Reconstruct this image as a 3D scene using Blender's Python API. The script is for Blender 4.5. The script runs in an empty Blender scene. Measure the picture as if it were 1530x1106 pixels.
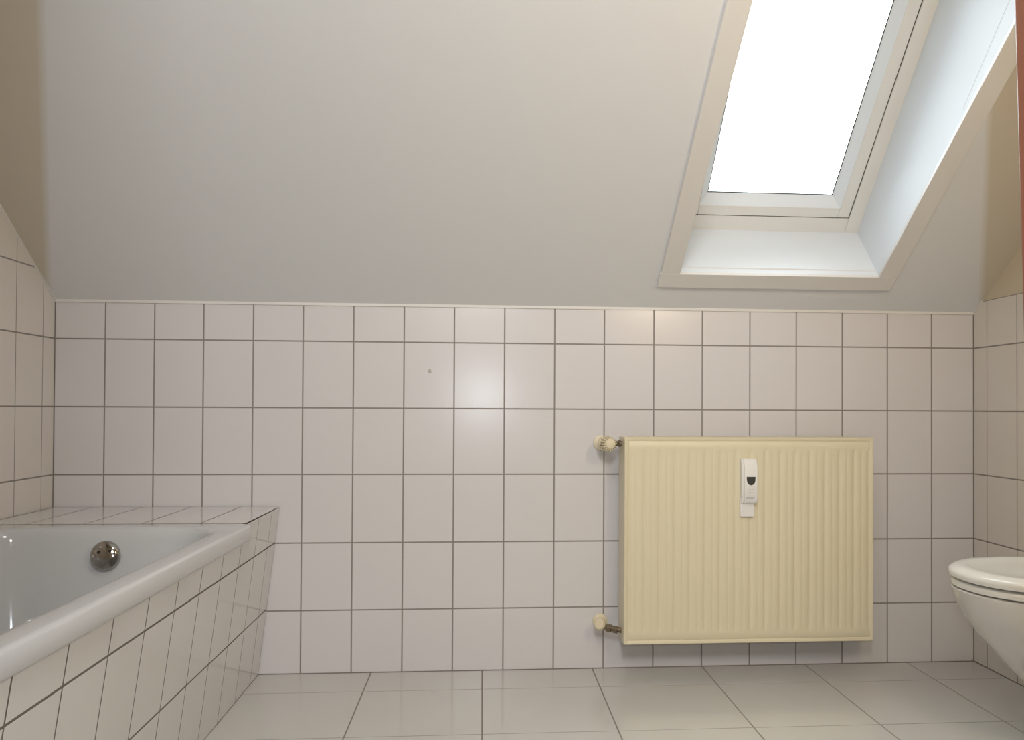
import bpy, bmesh, math, random
from mathutils import Vector, Matrix
random.seed(7)
SC = bpy.context.scene
COL = SC.collection

# ------------------------------------------------------------------ camera
YAW, PITCH, ROLL = 0.07839, 0.01268, 0.00501
cy_, sy_, cp_, sp_, cr_, sr_ = math.cos(YAW), math.sin(YAW), math.cos(PITCH), math.sin(PITCH), math.cos(ROLL), math.sin(ROLL)
fwd = Vector((sy_*cp_, cy_*cp_, sp_)); r0 = Vector((cy_, -sy_, 0)); u0 = r0.cross(fwd)
right = cr_*r0 + sr_*u0; up = cr_*u0 - sr_*r0
cd = bpy.data.cameras.new('camera'); cam = bpy.data.objects.new('camera', cd); COL.objects.link(cam)
M3 = Matrix((right, up, -fwd)).transposed()
cam.matrix_world = Matrix.Translation((1.29173, -2.70274, 0.82109)) @ M3.to_4x4()
cd.sensor_fit = 'HORIZONTAL'; cd.sensor_width = 36.0
cd.lens = 36.0*1280.67/1530
cd.shift_x = (765-821.10)/1530; cd.shift_y = (594.72-553)/1530
cd.clip_start = 0.02
SC.camera = cam

# ------------------------------------------------------------------ light
wd = bpy.data.worlds.new('sky'); SC.world = wd; wd.use_nodes = True
bg = wd.node_tree.nodes['Background']
bg.inputs[0].default_value = (0.86, 0.925, 1.0, 1); bg.inputs[1].default_value = 8.6

def area(name, loc, target, size, power, color, shape='DISK', size_y=None):
    l = bpy.data.lights.new(name, 'AREA'); l.shape = shape; l.size = size
    if size_y: l.size_y = size_y
    l.energy = power; l.color = color
    o = bpy.data.objects.new(name, l); COL.objects.link(o); o.location = loc
    d = Vector(target)-Vector(loc); o.rotation_euler = d.to_track_quat('-Z', 'Y').to_euler()
    return o
area('camera_flash', (1.300, -2.69, 0.905), (1.30, 0, 0.80), 0.07, 5.0, (0.85, 0.92, 1.0))
area('bathroom_mirror_lamp', (2.25, -1.97, 1.52), (1.80, 0, 0.95), 0.26, 7.0, (1.0, 0.79, 0.53))
area('bathroom_fill_light', (1.25, -1.80, 2.27), (2.1, -0.9, 0.3), 0.30, 8.0, (1.0, 0.98, 0.96))  # unseen fill light, added to brighten the right side of the room
area('hall_fill_light', (1.25, -3.1, 1.95), (1.35, -1.0, 0.8), 0.5, 27.0, (1.0, 0.99, 0.975))  # soft ambient fill through the doorway, added without a known source

SC.view_settings.view_transform = 'Standard'; SC.view_settings.look = 'None'
SC.view_settings.gamma = 1.0; SC.view_settings.use_curve_mapping = False
SC.view_settings.exposure = 0.0

# ------------------------------------------------------------------ materials
def mat(name, color, rough=0.5, metal=0.0, bump=0.0, bscale=60, var=0.0, vscale=3.0, coat=0.0, spec=0.5):
    m = bpy.data.materials.new(name); m.use_nodes = True
    nt = m.node_tree; b = nt.nodes['Principled BSDF']
    b.inputs['Base Color'].default_value = (*color, 1); b.inputs['Roughness'].default_value = rough
    b.inputs['Metallic'].default_value = metal; b.inputs['Coat Weight'].default_value = coat
    b.inputs['Specular IOR Level'].default_value = spec
    tc = nt.nodes.new('ShaderNodeTexCoord')
    if var:
        n = nt.nodes.new('ShaderNodeTexNoise'); n.inputs['Scale'].default_value = vscale; n.inputs['Detail'].default_value = 4
        r = nt.nodes.new('ShaderNodeMapRange'); r.inputs['To Min'].default_value = 1-var; r.inputs['To Max'].default_value = 1+var
        x = nt.nodes.new('ShaderNodeVectorMath'); x.operation = 'SCALE'; x.inputs[0].default_value = color
        nt.links.new(tc.outputs['Object'], n.inputs['Vector']); nt.links.new(n.outputs['Fac'], r.inputs['Value'])
        nt.links.new(r.outputs['Result'], x.inputs['Scale']); nt.links.new(x.outputs['Vector'], b.inputs['Base Color'])
    if bump:
        n = nt.nodes.new('ShaderNodeTexNoise'); n.inputs['Scale'].default_value = bscale; n.inputs['Detail'].default_value = 5
        p = nt.nodes.new('ShaderNodeBump'); p.inputs['Strength'].default_value = bump; p.inputs['Distance'].default_value = 0.002
        nt.links.new(tc.outputs['Object'], n.inputs['Vector']); nt.links.new(n.outputs['Fac'], p.inputs['Height'])
        nt.links.new(p.outputs['Normal'], b.inputs['Normal'])
    return m
M = {}
M['tile'] = mat('glazed_white_tile', (0.68, 0.66, 0.665), 0.225, bump=0.03, bscale=6, var=0.015, vscale=2.5)
M['tile_side'] = mat('glazed_cream_tile', (0.71, 0.665, 0.61), 0.2, bump=0.03, bscale=6, var=0.015)
M['tile_tub'] = mat('glazed_tub_tile', (0.68, 0.66, 0.64), 0.10, bump=0.02, bscale=6, var=0.015)
M['floor_tile'] = mat('floor_tile', (0.57, 0.56, 0.53), 0.12, bump=0.02, bscale=5, var=0.03, vscale=5)
M['grout'] = mat('grout', (0.27, 0.245, 0.225), 0.85)
M['grout_floor'] = mat('floor_grout', (0.24, 0.22, 0.19), 0.85)
M['grout_panel'] = mat('dark_panel_grout', (0.16, 0.14, 0.12), 0.9)
M['cream_wall'] = mat('cream_wall_paint', (0.62, 0.54, 0.41), 0.8, bump=0.1, bscale=90)
M['casing'] = mat('white_casing_paint', (0.76, 0.745, 0.72), 0.38)
M['lining'] = mat('white_lining_laminate', (0.78, 0.82, 0.86), 0.6, spec=0.25)
M['sash'] = mat('white_window_lacquer', (0.78, 0.77, 0.74), 0.35)
M['gasket'] = mat('dark_gasket', (0.03, 0.025, 0.02), 0.6)
M['bead'] = mat('timber_bead', (0.55, 0.36, 0.12), 0.5)
M['enamel'] = mat('tub_enamel', (0.565, 0.575, 0.585), 0.09, coat=0.3)
M['porcelain'] = mat('toilet_porcelain', (0.66, 0.64, 0.60), 0.08, coat=0.3)
M['seat'] = mat('toilet_seat_plastic', (0.74, 0.73, 0.68), 0.16)
M['rubber'] = mat('dark_buffer', (0.05, 0.045, 0.04), 0.7)
M['chrome'] = mat('chrome', (0.42, 0.40, 0.37), 0.12, metal=1.0)
M['hole'] = mat('black_hole', (0.01, 0.01, 0.01), 0.8)
M['cream'] = mat('cream_radiator_enamel', (0.73, 0.665, 0.48), 0.36)
M['cream_knob'] = mat('cream_knob_plastic', (0.72, 0.64, 0.46), 0.4)
M['brass'] = mat('tarnished_nickel', (0.22, 0.18, 0.12), 0.35, metal=0.8)
M['meter'] = mat('meter_white_plastic', (0.80, 0.79, 0.77), 0.4)
M['ink'] = mat('grey_print', (0.38, 0.37, 0.35), 0.6)
M['lcd'] = mat('meter_display', (0.055, 0.055, 0.05), 0.25)
M['caulk'] = mat('white_sealant', (0.74, 0.72, 0.69), 0.5)
M['scuff'] = mat('brown_scuff', (0.42, 0.40, 0.36), 0.5)
M['hall'] = mat('hall_wall_paint', (0.40, 0.33, 0.25), 0.8)

def wood():
    m = bpy.data.materials.new('red_brown_wood'); m.use_nodes = True; nt = m.node_tree; b = nt.nodes['Principled BSDF']
    tc = nt.nodes.new('ShaderNodeTexCoord'); mp = nt.nodes.new('ShaderNodeMapping'); mp.inputs['Scale'].default_value = (30, 30, 1.5)
    n = nt.nodes.new('ShaderNodeTexNoise'); n.inputs['Scale'].default_value = 3; n.inputs['Detail'].default_value = 6
    cr = nt.nodes.new('ShaderNodeValToRGB'); cr.color_ramp.elements[0].color = (0.20, 0.065, 0.032, 1); cr.color_ramp.elements[1].color = (0.30, 0.115, 0.06, 1)
    nt.links.new(tc.outputs['Object'], mp.inputs['Vector']); nt.links.new(mp.outputs['Vector'], n.inputs['Vector'])
    nt.links.new(n.outputs['Fac'], cr.inputs['Fac']); nt.links.new(cr.outputs['Color'], b.inputs['Base Color'])
    b.inputs['Roughness'].default_value = 0.4
    return m
M['wood'] = wood()

SL = math.tan(math.radians(35.5)); ZT = 1.143          # ceiling slope, its height at the back wall
W = 2.9041; YF = -2.05                                  # room width, inner face of the wall with the doorway

def ceiling_paint():
    # white paint, with the camera's brown edge tint put into the colour along both side walls, widening up the slope
    m = bpy.data.materials.new('ceiling_paint'); m.use_nodes = True; nt = m.node_tree; b = nt.nodes['Principled BSDF']
    L = nt.links.new
    tc = nt.nodes.new('ShaderNodeTexCoord'); sp = nt.nodes.new('ShaderNodeSeparateXYZ'); L(tc.outputs['Object'], sp.inputs[0])
    def math_(op, a, c, clamp=False):
        n = nt.nodes.new('ShaderNodeMath'); n.operation = op; n.use_clamp = clamp
        for i, v in enumerate((a, c)):
            if isinstance(v, (int, float)): n.inputs[i].default_value = v
            else: L(v, n.inputs[i])
        return n.outputs[0]
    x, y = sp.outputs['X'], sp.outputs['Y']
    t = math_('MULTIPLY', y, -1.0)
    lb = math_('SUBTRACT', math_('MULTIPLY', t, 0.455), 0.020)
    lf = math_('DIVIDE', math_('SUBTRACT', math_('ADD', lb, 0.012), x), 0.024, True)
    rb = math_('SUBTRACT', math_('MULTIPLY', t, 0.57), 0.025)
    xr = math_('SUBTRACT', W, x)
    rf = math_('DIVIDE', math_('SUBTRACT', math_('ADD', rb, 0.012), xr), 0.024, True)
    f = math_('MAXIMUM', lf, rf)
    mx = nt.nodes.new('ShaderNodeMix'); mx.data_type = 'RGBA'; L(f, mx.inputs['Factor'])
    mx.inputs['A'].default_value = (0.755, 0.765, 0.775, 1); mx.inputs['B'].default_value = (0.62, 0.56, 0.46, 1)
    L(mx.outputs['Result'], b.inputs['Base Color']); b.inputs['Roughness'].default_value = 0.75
    n = nt.nodes.new('ShaderNodeTexNoise'); n.inputs['Scale'].default_value = 16; n.inputs['Detail'].default_value = 7
    p = nt.nodes.new('ShaderNodeBump'); p.inputs['Strength'].default_value = 0.35; p.inputs['Distance'].default_value = 0.003
    L(tc.outputs['Object'], n.inputs['Vector']); L(n.outputs['Fac'], p.inputs['Height']); L(p.outputs['Normal'], b.inputs['Normal'])
    return m
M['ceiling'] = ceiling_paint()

def glass():
    m = bpy.data.materials.new('window_glass'); m.use_nodes = True; nt = m.node_tree; nt.nodes.clear()
    o = nt.nodes.new('ShaderNodeOutputMaterial'); a = nt.nodes.new('ShaderNodeBsdfTransparent'); a.inputs[0].default_value = (0.97, 0.99, 0.98, 1)
    g = nt.nodes.new('ShaderNodeBsdfGlossy'); g.inputs['Roughness'].default_value = 0.02
    fr = nt.nodes.new('ShaderNodeFresnel'); fr.inputs[0].default_value = 1.45; x = nt.nodes.new('ShaderNodeMixShader')
    nt.links.new(fr.outputs[0], x.inputs[0]); nt.links.new(a.outputs[0], x.inputs[1]); nt.links.new(g.outputs[0], x.inputs[2]); nt.links.new(x.outputs[0], o.inputs[0])
    return m
M['glass'] = glass()

# ------------------------------------------------------------------ helpers
def obj(name, bm, mats, parent=None, smooth=False, bevel=0.0, seg=2, angle=40):
    bmesh.ops.recalc_face_normals(bm, faces=bm.faces[:])
    me = bpy.data.meshes.new(name); bm.to_mesh(me); bm.free()
    for m in (mats if isinstance(mats, (list, tuple)) else [mats]): me.materials.append(m)
    o = bpy.data.objects.new(name, me); COL.objects.link(o)
    if parent is not None: o.parent = parent; o.matrix_parent_inverse = Matrix.Translation(-parent.location)
    if bevel:
        b = o.modifiers.new('bevel', 'BEVEL'); b.width = bevel; b.segments = seg; b.limit_method = 'ANGLE'; b.angle_limit = math.radians(angle)
        smooth = True
    if smooth:
        for p in me.polygons: p.use_smooth = True
        me.set_sharp_from_angle(angle=math.radians(angle))
    return o
def struct(o): o['kind'] = 'structure'; return o
def thing(name, label, cat, loc=(0, 0, 0), group=None):
    o = bpy.data.objects.new(name, None); COL.objects.link(o); o.location = loc; o['label'] = label; o['category'] = cat
    o.empty_display_size = 0.05
    if group: o['group'] = group
    return o
def tag(o, label, cat): o['label'] = label; o['category'] = cat; return o
def box(bm, a, b, mi=0):
    x0, y0, z0 = a; x1, y1, z1 = b
    v = [bm.verts.new(p) for p in [(x0,y0,z0),(x1,y0,z0),(x1,y1,z0),(x0,y1,z0),(x0,y0,z1),(x1,y0,z1),(x1,y1,z1),(x0,y1,z1)]]
    for f in [(0,3,2,1),(4,5,6,7),(0,1,5,4),(1,2,6,5),(2,3,7,6),(3,0,4,7)]:
        bm.faces.new([v[i] for i in f]).material_index = mi
def hexa(bm, pts, mi=0):
    """8 points, bottom ring then top ring"""
    v = [bm.verts.new(p) for p in pts]
    for f in [(0,3,2,1),(4,5,6,7),(0,1,5,4),(1,2,6,5),(2,3,7,6),(3,0,4,7)]:
        bm.faces.new([v[i] for i in f]).material_index = mi
def prism(bm, poly, off, mi=0):
    """extrude a planar polygon (list of 3D) by vector off"""
    off = Vector(off); a = [bm.verts.new(p) for p in poly]; b = [bm.verts.new(Vector(p)+off) for p in poly]
    bm.faces.new(a).material_index = mi; bm.faces.new(b[::-1]).material_index = mi
    n = len(a)
    for i in range(n): bm.faces.new((a[i], a[(i+1) % n], b[(i+1) % n], b[i])).material_index = mi
def loft(bm, loops, cap0=True, cap1=True, mi=0):
    rings = [[bm.verts.new(p) for p in l] for l in loops]; n = len(rings[0])
    for a, b in zip(rings, rings[1:]):
        for i in range(n): bm.faces.new((a[i], a[(i+1) % n], b[(i+1) % n], b[i])).material_index = mi
    if cap0: bm.faces.new(rings[0][::-1]).material_index = mi
    if cap1: bm.faces.new(rings[-1]).material_index = mi
def lathe(bm, base, axis, prof, n=32, mi=0, ribs=0, rib=0.0):
    """prof: (distance along axis, radius)"""
    ax = Vector(axis).normalized(); p = ax.orthogonal().normalized(); q = ax.cross(p); base = Vector(base)
    loops = []
    for d, r in prof:
        l = []
        for i in range(n):
            t = 2*math.pi*i/n; rr = r*(1-(rib if (ribs and i % (n//ribs) >= (n//ribs)//2) else 0))
            l.append(base+ax*d+(p*math.cos(t)+q*math.sin(t))*rr)
        loops.append(l)
    loft(bm, loops, mi=mi)
def tube(bm, a, b, r, n=20, mi=0): 
    d = Vector(b)-Vector(a); lathe(bm, a, d, [(0, r), (d.length, r)], n, mi)

def clip(poly, a, b, c):
    out = []
    for i in range(len(poly)):
        p, q = poly[i], poly[(i+1) % len(poly)]
        dp, dq = a*p[0]+b*p[1]-c, a*q[0]+b*q[1]-c
        if dp <= 0: out.append(p)
        if (dp < 0 < dq) or (dq < 0 < dp):
            t = dp/(dp-dq); out.append((p[0]+t*(q[0]-p[0]), p[1]+t*(q[1]-p[1])))
    return out
def tiles(bm, P, us, vs, gap=0.0042, h=0.0007, planes=(), mi=0, hole=None):
    """raised chamfered tiles on the surface P(u, v, height); the tile face is at height 0, the joint bed at -h"""
    for i in range(len(us)-1):
        for j in range(len(vs)-1):
            u0_, u1_, v0_, v1_ = us[i], us[i+1], vs[j], vs[j+1]
            hp = [(-1, 0, -u0_), (1, 0, u1_), (0, -1, -v0_), (0, 1, v1_)]+list(planes)
            rings = []
            for ins, hh in ((gap/2, -h), (gap/2+0.0001, -0.0003), (gap/2+0.0006, 0.0)):
                poly = [(u0_-1, v0_-1), (u1_+1, v0_-1), (u1_+1, v1_+1), (u0_-1, v1_+1)]
                for k, (a, b, c) in enumerate(hp):
                    l = math.hypot(a, b); poly = clip(poly, a/l, b/l, c/l-(ins if k < 4 else 0.0015+ins-gap/2))
                    if len(poly) < 3: break
                rings.append(poly)
            if any(len(r) < 3 for r in rings) or len({len(r) for r in rings}) > 1: continue
            area2 = abs(sum(rings[-1][k][0]*rings[-1][(k+1) % len(rings[-1])][1]-rings[-1][(k+1) % len(rings[-1])][0]*rings[-1][k][1] for k in range(len(rings[-1]))))
            if area2 < 1e-5: continue
            loft(bm, [[P(u, v, hh) for u, v in rg] for rg, hh in zip(rings, (-h, -h*0.45, 0.0))], cap0=False, mi=mi)

# ------------------------------------------------------------------ tiled shell
XL = [0.0, 0.1472, 0.2921, 0.4384, 0.5872, 0.7379, 0.8921, 1.0474, 1.2036, 1.3612, 1.5198, 1.6785, 1.8379, 1.9953, 2.1513, 2.3049, 2.4584, 2.6104, 2.7602, 2.9041]
ZL = [0.0, 0.1947, 0.4026, 0.614, 0.8198, 1.0271, 1.2242, 1.4272, 1.63]
H = 0.0007
bm = bmesh.new(); box(bm, (-0.12, H, -0.10), (W+0.12, 0.10, ZT+0.03), 1)
tiles(bm, lambda u, v, h: (u, -h, v), XL, ZL[:6]+[ZT+0.002])
wb = struct(obj('wall_back', bm, [M['tile'], M['grout']]))

UL = [0.0]+[0.0685+0.1465*k for k in range(13)]
bm = bmesh.new(); YG = -(2.32-ZT-0.02)/SL                                # the side walls follow the slope and stop under the roof
prism(bm, [(-H, H, -0.10), (-H, H, ZT+0.02), (-H, YG, 2.32), (-H, YF, 2.32), (-H, YF, -0.10)], (-0.12+H, 0, 0), 1)
# painted part of the left wall above the tiles is hidden by the slope; the tiles are cut along the slope
tiles(bm, lambda u, v, h: (h, -u, v), [u for u in UL if u < -YF]+[-YF], ZL, planes=[(-SL, 1, ZT)])
struct(obj('wall_left', bm, [M['tile_side'], M['grout']]))

UR = [0.0]+[0.0736+0.1547*k for k in range(12)]
bm = bmesh.new(); box(bm, (W+H, YF, -0.10), (W+0.12, H, 1.176), 1)
prism(bm, [(W+0.0035, -0.02, 1.176), (W+0.0035, YG, 2.32), (W+0.0035, YF, 2.32), (W+0.0035, YF, 1.176)], (0.1165, 0, 0), 2)
tiles(bm, lambda u, v, h: (W-h, -u, v), UR, ZL[:6]+[1.176], planes=[(-SL, 1, ZT)])
struct(obj('wall_right', bm, [M['tile_side'], M['grout'], M['cream_wall']]))

# floor
FX = [0.953-0.3455*k for k in (4, 3, 2, 1)]+[0.953, 1.2965, 1.6439, 1.9969, 2.3345, 2.6745, 3.02]
FY = [0.0]+[0.178+0.3472*k for k in range(12)]
bm = bmesh.new(); box(bm, (-0.12, -3.6, -0.12), (W+0.12, 0.10, -H), 1)
tiles(bm, lambda u, v, h: (u, -v, h), FX, FY, gap=0.0038, planes=[(-1, 0, 0), (1, 0, W)])
struct(obj('floor', bm, [M['floor_tile'], M['grout_floor']]))

# sloped ceiling with the window opening, then flat ceiling
OX0, OX1, OY0, OY1 = 1.887, 2.515, -0.1360, -1.35
def cz(y): return ZT-SL*y
TH = 0.028
def slab(bm, x0, x1, y0, y1):
    hexa(bm, [(x0,y0,cz(y0)),(x1,y0,cz(y0)),(x1,y1,cz(y1)),(x0,y1,cz(y1)),(x0,y0,cz(y0)+TH),(x1,y0,cz(y0)+TH),(x1,y1,cz(y1)+TH),(x0,y1,cz(y1)+TH)])
YK = -(2.30-ZT)/SL
bm = bmesh.new()
HY0, HY1, HX0, HX1 = OY0+0.013, OY1-0.004, OX0-0.0139, OX1+0.0139
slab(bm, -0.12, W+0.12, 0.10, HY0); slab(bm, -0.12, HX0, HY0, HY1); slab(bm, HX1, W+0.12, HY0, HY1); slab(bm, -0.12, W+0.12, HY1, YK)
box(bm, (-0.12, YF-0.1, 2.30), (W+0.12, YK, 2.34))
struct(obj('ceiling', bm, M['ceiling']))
bm = bmesh.new(); box(bm, (0.0, -0.004, ZT-0.0055), (W, 0.001, ZT+0.004))
prism(bm, [(0.003, 0.0, ZT-0.006), (0.003, 0.0, ZT+0.002), (0.003, -1.4, cz(-1.4)+0.002), (0.003, -1.4, cz(-1.4)-0.006)], (-0.004, 0, 0))
prism(bm, [(W-0.003, 0.0, ZT-0.006), (W-0.003, 0.0, ZT+0.002), (W-0.003, -0.05, cz(-0.05)+0.002), (W-0.003, -0.05, cz(-0.05)-0.006)], (0.004, 0, 0))
struct(obj('trim_1', bm, M['caulk']))

# ------------------------------------------------------------------ roof window
A = math.radians(46.1); sv = Vector((0, -math.cos(A), math.sin(A))); nv = Vector((0, -math.sin(A), -math.cos(A)))   # up the pane / into the room
O0 = Vector((0, 0.0138, 1.4033)); SLEN = 1.15
def wp(x, s, d): return O0+sv*s+nv*d+Vector((x, 0, 0))
def ring(bm, x0, x1, s0, s1, w, wt, d0, d1, mi=0):
    def bar(a, b, c, d):
        hexa(bm, [wp(a, c, d0), wp(b, c, d0), wp(b, d, d0), wp(a, d, d0), wp(a, c, d1), wp(b, c, d1), wp(b, d, d1), wp(a, d, d1)], mi)
    bar(x0, x0+w, s0, s1); bar(x1-w, x1, s0, s1); bar(x0+w, x1-w, s0, s0+wt); bar(x0+w, x1-w, s1-wt, s1)
def bevel_ring(bm, x0, x1, s0, s1, gx, gs, d0, d1, mi=0):
    """sloping inner face from rectangle at height d0 to the smaller rectangle at d1"""
    a = [wp(x0, s0, d0), wp(x1, s0, d0), wp(x1, s1, d0), wp(x0, s1, d0)]
    b = [wp(x0+gx, s0+gs, d1), wp(x1-gx, s0+gs, d1), wp(x1-gx, s1-gs, d1), wp(x0+gx, s1-gs, d1)]
    c = [wp(x0, s0, d1-0.004), wp(x1, s0, d1-0.004), wp(x1, s1, d1-0.004), wp(x0, s1, d1-0.004)]
    va, vb, vc = ([bm.verts.new(p) for p in q] for q in (a, b, c))
    for i in range(4):
        j = (i+1) % 4
        bm.faces.new((va[i], va[j], vb[j], vb[i])).material_index = mi; bm.faces.new((vb[i], vb[j], vc[j], vc[i])).material_index = mi
        bm.faces.new((vc[i], vc[j], va[j], va[i])).material_index = mi
win = bpy.data.objects.new('window_1', None); COL.objects.link(win); win.location = O0+Vector((2.2, 0, 0)); struct(win)
X0, X1 = OX0, OX1
bm = bmesh.new(); ring(bm, X0-0.012, X1+0.012, -0.012, SLEN+0.01, 0.0555, 0.0635, -0.06, 0.0)
obj('window_frame', bm, M['sash'], win, bevel=0.002)
bm = bmesh.new(); ring(bm, X0+0.043, X1-0.043, 0.051, SLEN-0.04, 0.006, 0.006, -0.06, -0.003)
obj('gasket', bm, M['gasket'], win)
SX0, SX1, SS0, SS1 = X0+0.0475, X1-0.0475, 0.0555, SLEN-0.05
sash = bmesh.new(); ring(sash, SX0, SX1, SS0, SS1, 0.0375, 0.0345, -0.05, 0.002)
so = obj('sash', sash, M['sash'], win, bevel=0.002)
bm = bmesh.new(); bevel_ring(bm, SX0+0.0375, SX1-0.0375, SS0+0.0345, SS1-0.0345, 0.026, 0.030, 0.002, -0.027)
obj('glazing_bead', bm, M['lining'], so)
GX, GS = SX0+0.0375+0.026, SS0+0.0345+0.030
bm = bmesh.new(); ring(bm, GX-0.004, SX1-0.0375-0.022, GS-0.004, SS1-0.06, 0.0062, 0.0062, -0.030, -0.0268)
obj('glazing_seal', bm, M['gasket'], so)
bm = bmesh.new(); gx0, gx1, gs0, gs1 = GX-0.006, SX1-0.0375-0.020, GS-0.006, SS1-0.058
hexa(bm, [wp(gx0, gs0, -0.044), wp(gx1, gs0, -0.044), wp(gx1, gs1, -0.044), wp(gx0, gs1, -0.044), wp(gx0, gs0, -0.0305), wp(gx1, gs0, -0.0305), wp(gx1, gs1, -0.0305), wp(gx0, gs1, -0.0305)])
obj('window_pane', bm, M['glass'], win)
# lining boards of the reveal
T = 0.014
def cp(x, y, dz=0.0): return Vector((x, y, cz(y)+dz))
wtop = wp(0, SLEN, 0); wbot = wp(0, 0, 0)
bm = bmesh.new()
for x, dx in ((OX1, T), (OX0, -T)):
    prism(bm, [(x, OY0, cz(OY0)), (x, wbot.y, wbot.z), (x, wtop.y, wtop.z), (x, OY1, cz(OY1))], (dx, 0, 0))
    # roof boarding behind the lining closes the gap up to the frame
prism(bm, [(OX0-T, OY0, cz(OY0)), (OX0-T, wbot.y, wbot.z), (OX0-T, wbot.y+0.012, wbot.z-0.010), (OX0-T, OY0+0.014, cz(OY0)-0.008+0.0)], (OX1-OX0+2*T, 0, 0))
prism(bm, [(OX0-T, OY1, cz(OY1)), (OX0-T, wtop.y, wtop.z), (OX0-T, wtop.y, wtop.z+T), (OX0-T, OY1, cz(OY1)+T+0.01)], (OX1-OX0+2*T, 0, 0))
obj('reveal_lining', bm, M['lining'], win)
# casing boards around the opening, lying on the slope
cn = Vector((0, -SL, -1)).normalized()
CT = 0.011
def board(bm, x0, x1, y0, y1):
    a = [cp(x0, y0), cp(x1, y0), cp(x1, y1), cp(x0, y1)]
    hexa(bm, a+[p+cn*CT for p in a])
YB = OY0-0.001
for nm, args in (('casing_board', (1.8300, OX0+0.001, YB-0.0005, OY1-0.05)), ('casing_board', (OX1-0.001, 2.5715, YB-0.0005, OY1-0.05)),
                 ('casing_board', (1.8280, 2.5715, -0.0895, YB)), ('casing_board', (OX0, OX1, OY1, OY1-0.05))):
    bm = bmesh.new(); board(bm, *args); obj(nm, bm, M['casing'], win, bevel=0.0012)
# shadow joint in the right lining board
bm = bmesh.new(); a = Vector((OX1-0.0003, -0.6066, 1.5941)); b = Vector((OX1-0.0003, -0.8026, 1.7815)); c = b+(b-a)*1.5; q = Vector((0, 0.0012, 0.0016))
prism(bm, [a, c, c+q, a+q*0.3], (0.002, 0, 0)); obj('lining_joint', bm, M['scuff'], win)

# ------------------------------------------------------------------ doorway wall and hall
DX0, DX1 = 0.815, 1.785
bm = bmesh.new()
box(bm, (-0.12, YF-0.10, -0.10), (DX0, YF, 2.45)); box(bm, (DX1, YF-0.10, -0.10), (W+0.12, YF, 2.45)); box(bm, (DX0, YF-0.10, 2.04), (DX1, YF, 2.45))
struct(obj('wall_front', bm, M['cream_wall']))
bm = bmesh.new()
box(bm, (-0.2, -3.7, -0.1), (W+0.2, -3.6, 2.6)); box(bm, (-0.2, -3.6, -0.1), (-0.12, YF-0.1, 2.6)); box(bm, (W+0.12, -3.6, -0.1), (W+0.2, YF-0.1, 2.6))
box(bm, (-0.2, -3.6, 2.45), (W+0.2, YF-0.02, 2.6))
struct(obj('wall_hall', bm, M['hall']))
door = bpy.data.objects.new('door_1', None); COL.objects.link(door); door.location = (1.3, YF-0.05, 0); struct(door)
def jamb(x, s, lean):
    """x: inner face at z 1.17, s: direction away from the opening"""
    bm = bmesh.new()
    def xx(z): return x+(1.17-z)*lean
    for (w0, w1, y0, y1) in ((0.0, 0.060, YF-0.115, YF+0.005), (0.012, 0.085, YF-0.135, YF-0.1145)):
        hexa(bm, [(xx(0)+s*w0, y0, 0), (xx(0)+s*w1, y0, 0), (xx(0)+s*w1, y1, 0), (xx(0)+s*w0, y1, 0),
                  (xx(2.0)+s*w0, y0, 2.0), (xx(2.0)+s*w1, y0, 2.0), (xx(2.0)+s*w1, y1, 2.0), (xx(2.0)+s*w0, y1, 2.0)])
    return obj('door_jamb', bm, M['wood'], door, bevel=0.003)
jamb(1.7175, 1, 0.026); jamb(0.845, -1, 0.0)
bm = bmesh.new(); box(bm, (0.79, YF-0.115, 2.0), (1.80, YF+0.005, 2.045)); obj('door_head', bm, M['wood'], door, bevel=0.003)

# ------------------------------------------------------------------ bathtub surround
YL = -0.385                                            # front edge of the tiled ledge
YE = YF+0.005
ZP = 0.516
def px(y, z):                                          # outer face of the leaning side panel
    f = min(1, -y/1.6); top = 0.672+0.020*f; bot = 0.612+0.004*f
    return bot+(top-bot)*z/ZP
sur = thing('tub_surround', 'white tiled tub surround with leaning side panel and tiled ledge against the back wall', 'tub surround', (0.35, -0.2, 0))
bm = bmesh.new()
box(bm, (0.002, YL, 0.42), (0.650, -0.003, ZP-0.0002), 1)
tiles(bm, lambda u, v, h: (u, -v, ZP+h), [0.004, 0.116, 0.262, 0.408, 0.556, 0.674], [0.003, -YL], gap=0.0042, h=0.0002)
obj('ledge', bm, [M['tile_tub'], M['grout_panel']], sur)
bm = bmesh.new()
pz = [(-0.003, 0.0), (YE, 0.0)]
def P(u, v, h): return (px(-u, v)+h, -u, v)
def bed(ua, ub, va, vb, nu):
    for k in range(nu):
        a, b = ua+(ub-ua)*k/nu, ua+(ub-ua)*(k+1)/nu
        hexa(bm, [P(a, va, -0.03), P(a, va, -0.0003), P(b, va, -0.0003), P(b, va, -0.03), P(a, vb, -0.03), P(a, vb, -0.0003), P(b, vb, -0.0003), P(b, vb, -0.03)], 1)
for q in range(5):
    bed(0.003, -YL, (ZP-0.004)*q/5, (ZP-0.004)*(q+1)/5, 4); bed(-YL, -YE, 0.47*q/5, 0.47*(q+1)/5, 12)
UP = [0.003, 0.10, 0.255]+[0.415+0.1595*k for k in range(9)]+[-YE]
tiles(bm, P, UP, [0.0, 0.2015, 0.4046], gap=0.0046, h=0.0003)
tiles(bm, P, [0.003, 0.10, 0.255, -YL], [0.4046, ZP], gap=0.0046, h=0.0003)
tiles(bm, P, [-YL-0.02]+UP[3:], [0.4046, 0.478], gap=0.0046, h=0.0003)
obj('side_panel', bm, [M['tile_tub'], M['grout_panel']], sur)

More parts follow.
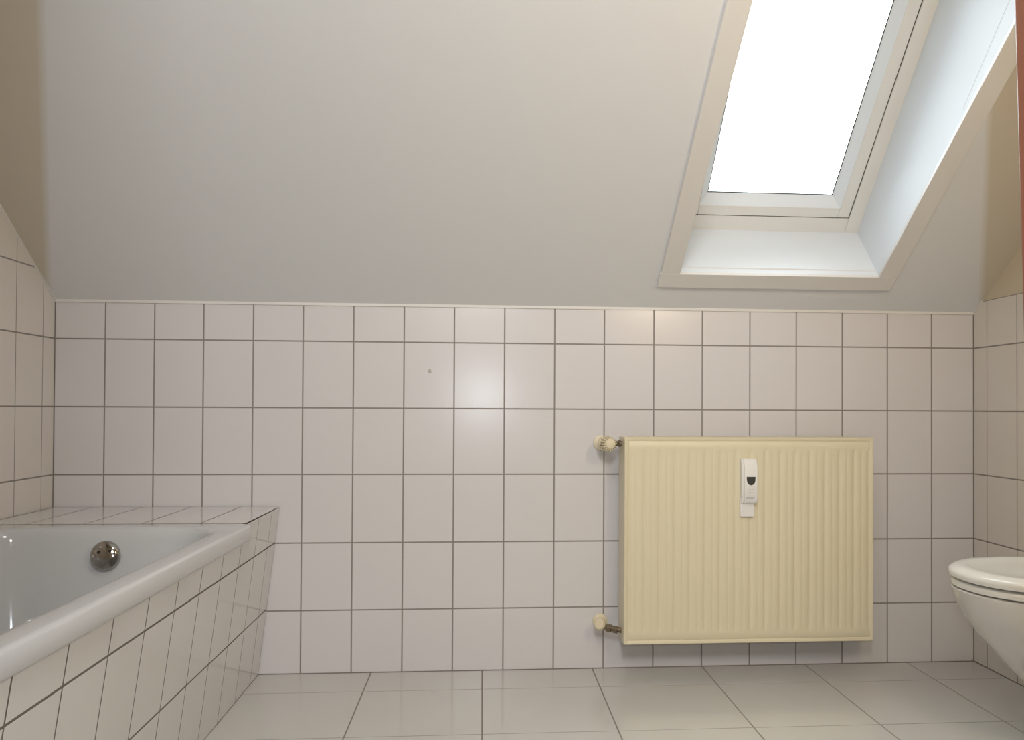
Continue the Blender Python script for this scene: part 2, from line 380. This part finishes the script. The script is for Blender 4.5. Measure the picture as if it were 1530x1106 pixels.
# ------------------------------------------------------------------ bathtub
tub = thing('bathtub', 'white enamelled bathtub with rounded rim set into the tiled surround', 'bathtub', (0.35, -1.1, 0.0))
def rrect(x0, x1, y0, y1, r, z, n=10, xs=0.0):
    pts = []
    for cx, cy, a0 in ((x1-r, y1-r, 0), (x0+r, y1-r, 90), (x0+r, y0+r, 180), (x1-r, y0+r, 270)):
        for k in range(n+1):
            a = math.radians(a0+90*k/n); x = cx+r*math.cos(a); y = cy+r*math.sin(a)
            pts.append((x+xs*max(0, x-0.35)*min(1, -y/1.6), y, z))
    return pts
bm = bmesh.new()
YT0, YT1 = YE+0.002, YL-0.0015
ox0, ox1 = 0.002, 0.6905
S = 0.02
L = []
L.append(rrect(ox0+0.02, ox1-0.02, YT0+.02, YT1-.012, 0.02, 0.474, xs=S))
L.append(rrect(ox0, ox1-0.003, YT0, YT1-.002, 0.025, 0.474, xs=S))
L.append(rrect(ox0, ox1+0.001, YT0, YT1-.0005, 0.027, 0.481, xs=S))
for k in range(1, 6):
    a = math.radians(90*k/5); L.append(rrect(ox0+0.002*(1-math.cos(a)), ox1+0.001-0.011*(1-math.cos(a)), YT0+0.006*(1-math.cos(a)), YT1-0.006*(1-math.cos(a)), 0.028, 0.506+0.010*math.sin(a), xs=S))
ix0, ix1, iy0, iy1 = 0.050, 0.640, YT0+0.06, YT1-0.062
L.append(rrect(ix0-0.008, ix1+0.012, iy0-0.012, iy1+0.012, 0.13, 0.5155, xs=S))
L.append(rrect(ix0, ix1, iy0, iy1, 0.13, 0.514, xs=S))
L.append(rrect(ix0+0.008, ix1-0.009, iy0+0.01, iy1-0.010, 0.125, 0.505, xs=S))
L.append(rrect(ix0+0.012, ix1-0.013, iy0+0.018, iy1-0.015, 0.122, 0.485, xs=S))
for t in (0.15, 0.3, 0.5, 0.7, 0.85, 0.93):
    L.append(rrect(ix0+0.014+0.05*t, ix1-0.015-0.05*t, iy0+0.02+0.22*t, iy1-0.017-0.075*t, 0.12, 0.485-0.37*t, xs=S))
L.append(rrect(ix0+0.10, ix1-0.10, iy0+0.29, iy1-0.13, 0.10, 0.105, xs=S))
L.append(rrect(ix0+0.16, ix1-0.16, iy0+0.37, iy1-0.20, 0.08, 0.098, xs=S))
loft(bm, L, cap0=False)
obj('tub_body', bm, M['enamel'], tub, smooth=True, angle=60)
# overflow knob on the foot wall
oc = Vector((0.359, iy1-0.026, 0.448)); od = Vector((0, -1, 0.20)).normalized()
bm = bmesh.new(); lathe(bm, oc-od*0.012, od, [(0, 0.026), (0.016, 0.030), (0.018, 0.0355), (0.024, 0.0365), (0.030, 0.034), (0.035, 0.027), (0.038, 0.017), (0.0395, 0.006)], 40)
kn = obj('overflow_knob', bm, M['chrome'], tub, smooth=True, angle=50); kn['label'] = 'round chrome overflow knob'
bm = bmesh.new()
for dx, dz in ((0.016, 0.011), (-0.010, 0.008)):
    c = oc+od*(0.0215 if dx > 0 else 0.0225)+Vector((dx, 0, dz)); lathe(bm, c, od, [(0, 0.0035), (0.0035, 0.0035)], 12)
obj('overflow_hole', bm, M['hole'], kn)

# ------------------------------------------------------------------ radiator
RX0, RX1, RZ0, RZ1, RY = 1.722, 2.502, 0.1085, 0.7375, -0.132
rad = thing('radiator', 'cream ribbed panel radiator hanging on the tiled wall below the roof window', 'radiator', ((RX0+RX1)/2, -0.03, RZ0))
def front():
    bm = bmesh.new(); nf = 16; m0 = 0.012; xs = [RX0, RX0+0.003, RX0+0.010, RX0+0.0125, RX0+0.016]; pitch = (RX1-RX0-0.03)/nf
    xs = [RX0, RX0+0.002, RX0+0.009, RX0+0.0115, RX0+0.015]
    for k in range(nf):
        for q in (0.0, 0.04, 0.10, 0.17, 0.40, 0.46, 0.50, 0.54, 0.60, 0.83, 0.90, 0.96): xs.append(RX0+0.015+pitch*(k+q))
    xs += [RX1-0.015, RX1-0.0115, RX1-0.009, RX1-0.002, RX1]
    zs = [RZ0, RZ0+0.002, RZ0+0.010, RZ0+0.0125, RZ0+0.016, RZ0+0.036, RZ0+0.040, RZ0+0.046, RZ0+0.054]
    zs += [RZ0+0.054+(RZ1-RZ0-0.108)*k/10 for k in range(1, 10)]
    zs += [RZ1-0.054, RZ1-0.046, RZ1-0.040, RZ1-0.036, RZ1-0.016, RZ1-0.0125, RZ1-0.010, RZ1-0.002, RZ1]
    def dep(x, z):
        ex = min(x-RX0, RX1-x); ez = min(z-RZ0, RZ1-z); e = min(ex, ez)
        d = 0.0
        if e < 0.0019: d = 0.004
        if 0.0105 < e < 0.0135: d = 0.0022
        if ex > 0.0149 and ez > 0.037:
            fz = min(1, (ez-0.036)/0.014)
            q = ((x-RX0-0.015)/pitch) % 1.0; q = min(q, 1-q)
            g = max(0.0034*(1-min(1, max(0, (q-0.02)/0.14))), 0.0012*(1-min(1, (0.5-q)/0.09)))
            d = max(d, g*fz+0.0004*fz)
        return d
    vv = [[bm.verts.new((x, RY+dep(x, z), z)) for x in xs] for z in zs]
    for a, b in zip(vv, vv[1:]):
        for i in range(len(xs)-1): bm.faces.new((a[i], a[i+1], b[i+1], b[i]))
    bl = [bm.verts.new((x, RY+0.020, z)) for x, z in ((RX0, RZ0), (RX1, RZ0), (RX1, RZ1), (RX0, RZ1))]
    bm.faces.new(bl)
    bm.faces.new(vv[0][::-1]+[bl[0], bl[1]]); bm.faces.new(vv[-1]+[bl[2], bl[3]])
    bm.faces.new([r[0] for r in vv]+[bl[3], bl[0]]); bm.faces.new([r[-1] for r in vv][::-1]+[bl[1], bl[2]])
    return bm
obj('front_panel', front(), M['cream'], rad, smooth=True, angle=50)
bm = bmesh.new(); box(bm, (RX0+0.006, -0.046, RZ0+0.006), (RX1-0.006, -0.030, RZ1-0.008)); obj('rear_panel', bm, M['cream'], rad, bevel=0.003)
for x0, x1 in ((RX0+0.0005, RX0+0.0025), (RX1-0.0025, RX1-0.0005)):
    bm = bmesh.new(); box(bm, (x0, RY+0.012, RZ0+0.002), (x1, -0.026, RZ1-0.002)); obj('side_cover', bm, M['cream'], rad, bevel=0.0008)
bm = bmesh.new(); gy0, gy1 = RY+0.020, -0.030
box(bm, (RX0+0.003, gy0, RZ1-0.005), (RX1-0.003, gy0+0.008, RZ1-0.001)); box(bm, (RX0+0.003, gy1-0.008, RZ1-0.005), (RX1-0.003, gy1, RZ1-0.001))
k = RX0+0.003
while k < RX1-0.01:
    box(bm, (k, gy0+0.008, RZ1-0.005), (k+0.006, gy1-0.008, RZ1-0.001)); k += 0.0148
obj('top_grille', bm, M['cream'], rad)
for xb in (RX0+0.12, RX1-0.15):
    bm = bmesh.new(); box(bm, (xb, -0.0305, RZ0+0.05), (xb+0.03, -0.001, RZ1-0.05)); obj('wall_bracket', bm, M['cream'], rad)
# thermostat valve, upper left
va = Vector((1.668, -0.062, 0.7145)); vd = Vector((0.27, -1, 0.0)).normalized()
bm = bmesh.new(); tube(bm, (1.668, -0.001, 0.7145), (1.668, -0.058, 0.7145), 0.0085); lathe(bm, (1.668, -0.001, 0.7145), (0, -1, 0), [(0, 0.024), (0.003, 0.024), (0.006, 0.018)], 28)
lathe(bm, (1.668, -0.040, 0.7145), (0, -1, 0), [(0, 0.012), (0.002, 0.014), (0.026, 0.014), (0.030, 0.011)], 24)
vb = obj('valve_body', bm, M['cream_knob'], rad, smooth=True, angle=35)
bm = bmesh.new(); tube(bm, (1.676, -0.060, 0.7145), (RX0+0.002, -0.075, 0.7145), 0.008); tube(bm, (1.695, -0.0645, 0.7145), (1.706, -0.068, 0.7145), 0.0125, 6)
tube(bm, (1.7125, -0.0705, 0.7145), (1.7195, -0.0735, 0.7145), 0.0105, 6)
obj('union_nut', bm, M['brass'], vb)
bm = bmesh.new(); lathe(bm, va+vd*0.002, vd, [(0, 0.0165), (0.004, 0.0235), (0.018, 0.0240), (0.021, 0.0215)], 48)
lathe(bm, va+vd*0.0205, vd, [(0, 0.0240), (0.022, 0.0235), (0.032, 0.0215)], 64, ribs=16, rib=0.26)
lathe(bm, va+vd*0.050, vd, [(0, 0.0165), (0.005, 0.0160), (0.008, 0.0135), (0.010, 0.008)], 32)
o = obj('thermostat_knob', bm, M['cream_knob'], rad, smooth=True, angle=30); o['label'] = 'ribbed cream thermostat knob'
# lockshield valve, lower left
zb = 0.150
bm = bmesh.new(); tube(bm, (1.668, -0.001, zb), (1.668, -0.06, zb), 0.0085); lathe(bm, (1.668, -0.001, zb), (0, -1, 0), [(0, 0.024), (0.003, 0.024), (0.006, 0.018)], 28)
lathe(bm, (1.662, -0.050, zb+0.004), (-0.30, -1, 0.15), [(0, 0.012), (0.003, 0.0185), (0.022, 0.0180), (0.028, 0.013)], 28)
lb = obj('lockshield_valve', bm, M['cream_knob'], rad, smooth=True, angle=35)
bm = bmesh.new(); tube(bm, (1.672, -0.060, zb-0.003), (RX0+0.002, -0.082, zb-0.010), 0.008); tube(bm, (1.680, -0.064, zb-0.005), (1.694, -0.070, zb-0.007), 0.0135, 6)
tube(bm, (1.700, -0.073, zb-0.008), (1.712, -0.078, zb-0.010), 0.0125, 6)
obj('union_nut', bm, M['brass'], lb)

# ------------------------------------------------------------------ heat meter clipped on the radiator
hm = thing('heat_meter', 'slim white heat meter with dark shield display on the front of the radiator', 'meter', (2.10, RY, 0.49))
bm = bmesh.new(); box(bm, (2.0775, RY-0.010, 0.4955), (2.121, RY+0.001, 0.552)); obj('base_plate', bm, M['meter'], hm, bevel=0.0015)
bm = bmesh.new()
prism(bm, [(2.0790, RY+0.001, 0.536), (2.0790, RY-0.014, 0.536), (2.0790, RY-0.020, 0.545), (2.0790, RY-0.020, 0.655), (2.0790, RY-0.010, 0.6715), (2.0790, RY+0.001, 0.6715)], (0.0065, 0, 0))
prism(bm, [(2.0855, RY+0.001, 0.536), (2.0855, RY-0.018, 0.536), (2.0855, RY-0.025, 0.545), (2.0855, RY-0.025, 0.645), (2.0855, RY-0.012, 0.6715), (2.0855, RY+0.001, 0.6715)], (0.041, 0, 0))
hb = obj('meter_body', bm, M['meter'], hm, bevel=0.0015)
yd = RY-0.0255; sx0, sx1, stop, sbot = 2.0925, 2.1195, 0.6175, 0.5915
bm = bmesh.new()
sh = [(sx0, yd, stop), (sx1, yd, stop), (sx1, yd, stop-0.009)]+[((sx0+sx1)/2+0.0135*math.cos(math.radians(a)), yd, stop-0.009+0.0165*math.sin(math.radians(a))) for a in (-25, -45, -65, -90, -115, -135, -155)]+[(sx0, yd, stop-0.009)]
prism(bm, sh, (0, 0.0008, 0)); obj('display', bm, M['lcd'], hb)
bm = bmesh.new()
for x0, x1, z0, z1 in ((2.096, 2.1145, 0.5700, 0.5722), (2.0915, 2.1170, 0.5510, 0.5555), (2.0985, 2.1145, 0.5790, 0.5796)):
    n = max(3, int((x1-x0)/0.0035)); w = (x1-x0)/n
    for i in range(n): box(bm, (x0+i*w, yd, z0), (x0+i*w+w*0.75, yd+0.0007, z1))
obj('printing', bm, M['ink'], hb)

# ------------------------------------------------------------------ wall-hung toilet
TY = -0.770
wc = thing('toilet', 'white wall-hung toilet with closed lid at the right edge, mounted on the right wall', 'toilet', (W, TY, 0.10))
def dloop(tip, back, hw, z, n=40, drop=0.0, sq=2.25, yc=TY):
    """egg outline: rounded nose at x=tip, straight sides to x=back"""
    pts = []; cx = tip+(back-tip)*0.48
    for k in range(n+1):
        t = math.pi*(k/n)-math.pi/2
        c, s = math.cos(t), math.sin(t)
        x = cx-(cx-tip)*abs(c)**(2/sq); y = yc+hw*math.copysign(abs(s)**(2/sq), s)
        pts.append((x, y, z))
    m = 8
    for k in range(1, m+1): pts.append((cx+(back-cx)*k/m, yc+hw*(1-0.10*(k/m)**2), z))
    for k in range(m, 0, -1): pts.append((cx+(back-cx)*k/m, yc-hw*(1-0.10*(k/m)**2), z))
    return pts
BW = W-0.0005
prof = [(0.070, 2.790, 0.085), (0.085, 2.735, 0.100), (0.11, 2.675, 0.110), (0.15, 2.610, 0.122), (0.20, 2.557, 0.136), (0.25, 2.510, 0.149), (0.29, 2.473, 0.158), (0.33, 2.444, 0.166), (0.365, 2.425, 0.171), (0.389, 2.417, 0.174), (0.3975, 2.415, 0.1745), (0.399, 2.419, 0.171)]
bm = bmesh.new(); loft(bm, [dloop(t, BW, h, z) for z, t, h in prof]); obj('bowl', bm, M['porcelain'], wc, smooth=True, angle=50)
bm = bmesh.new(); loft(bm, [dloop(2.430, 2.86, 0.160, 0.398), dloop(2.430, 2.86, 0.160, 0.436)]); obj('seat_buffer', bm, M['rubber'], wc)
def lidmesh(z0, z1, tip, hw, dome=0.0, back=2.855):
    bm = bmesh.new(); L = [dloop(tip+0.006, back-0.004, hw-0.006, z0), dloop(tip+0.001, back, hw-0.001, z0+0.002), dloop(tip, back, hw, (z0+z1)/2), dloop(tip+0.001, back, hw-0.001, z1-0.004), dloop(tip+0.006, back-0.003, hw-0.005, z1)]
    if dome: L += [dloop(tip+0.018, back-0.01, hw-0.016, z1+dome*0.5), dloop(tip+0.040, back-0.03, hw-0.035, z1+dome*0.5), dloop(tip+0.055, back-0.04, hw-0.05, z1+dome*0.2), dloop(tip+0.14, back-0.12, hw-0.11, z1+dome*0.1)]
    loft(bm, L); return bm
obj('seat', lidmesh(0.4012, 0.4190, 2.417, 0.179), M['seat'], wc, smooth=True, angle=50)
obj('lid', lidmesh(0.4228, 0.4425, 2.413, 0.187, dome=0.012), M['seat'], wc, smooth=True, angle=60)
for s in (-1, 1):
    bm = bmesh.new(); tube(bm, (2.862, TY+s*0.075-0.02, 0.420), (2.862, TY+s*0.075+0.02, 0.420), 0.011, 16); tube(bm, (2.862, TY+s*0.075, 0.394), (2.862, TY+s*0.075, 0.42), 0.008, 16)
    obj('hinge', bm, M['chrome'], wc, smooth=True)

# ------------------------------------------------------------------ small scuff on a wall tile
bm = bmesh.new()
pts = [(1.1273+r*math.cos(a)*0.7, -0.0004, 0.9364+r*math.sin(a)) for a, r in [(2*math.pi*k/14, 0.0085*(0.75+0.35*random.random())) for k in range(14)]]
prism(bm, pts, (0, 0.0005, 0)); obj('scuff_mark', bm, M['scuff'], wb)
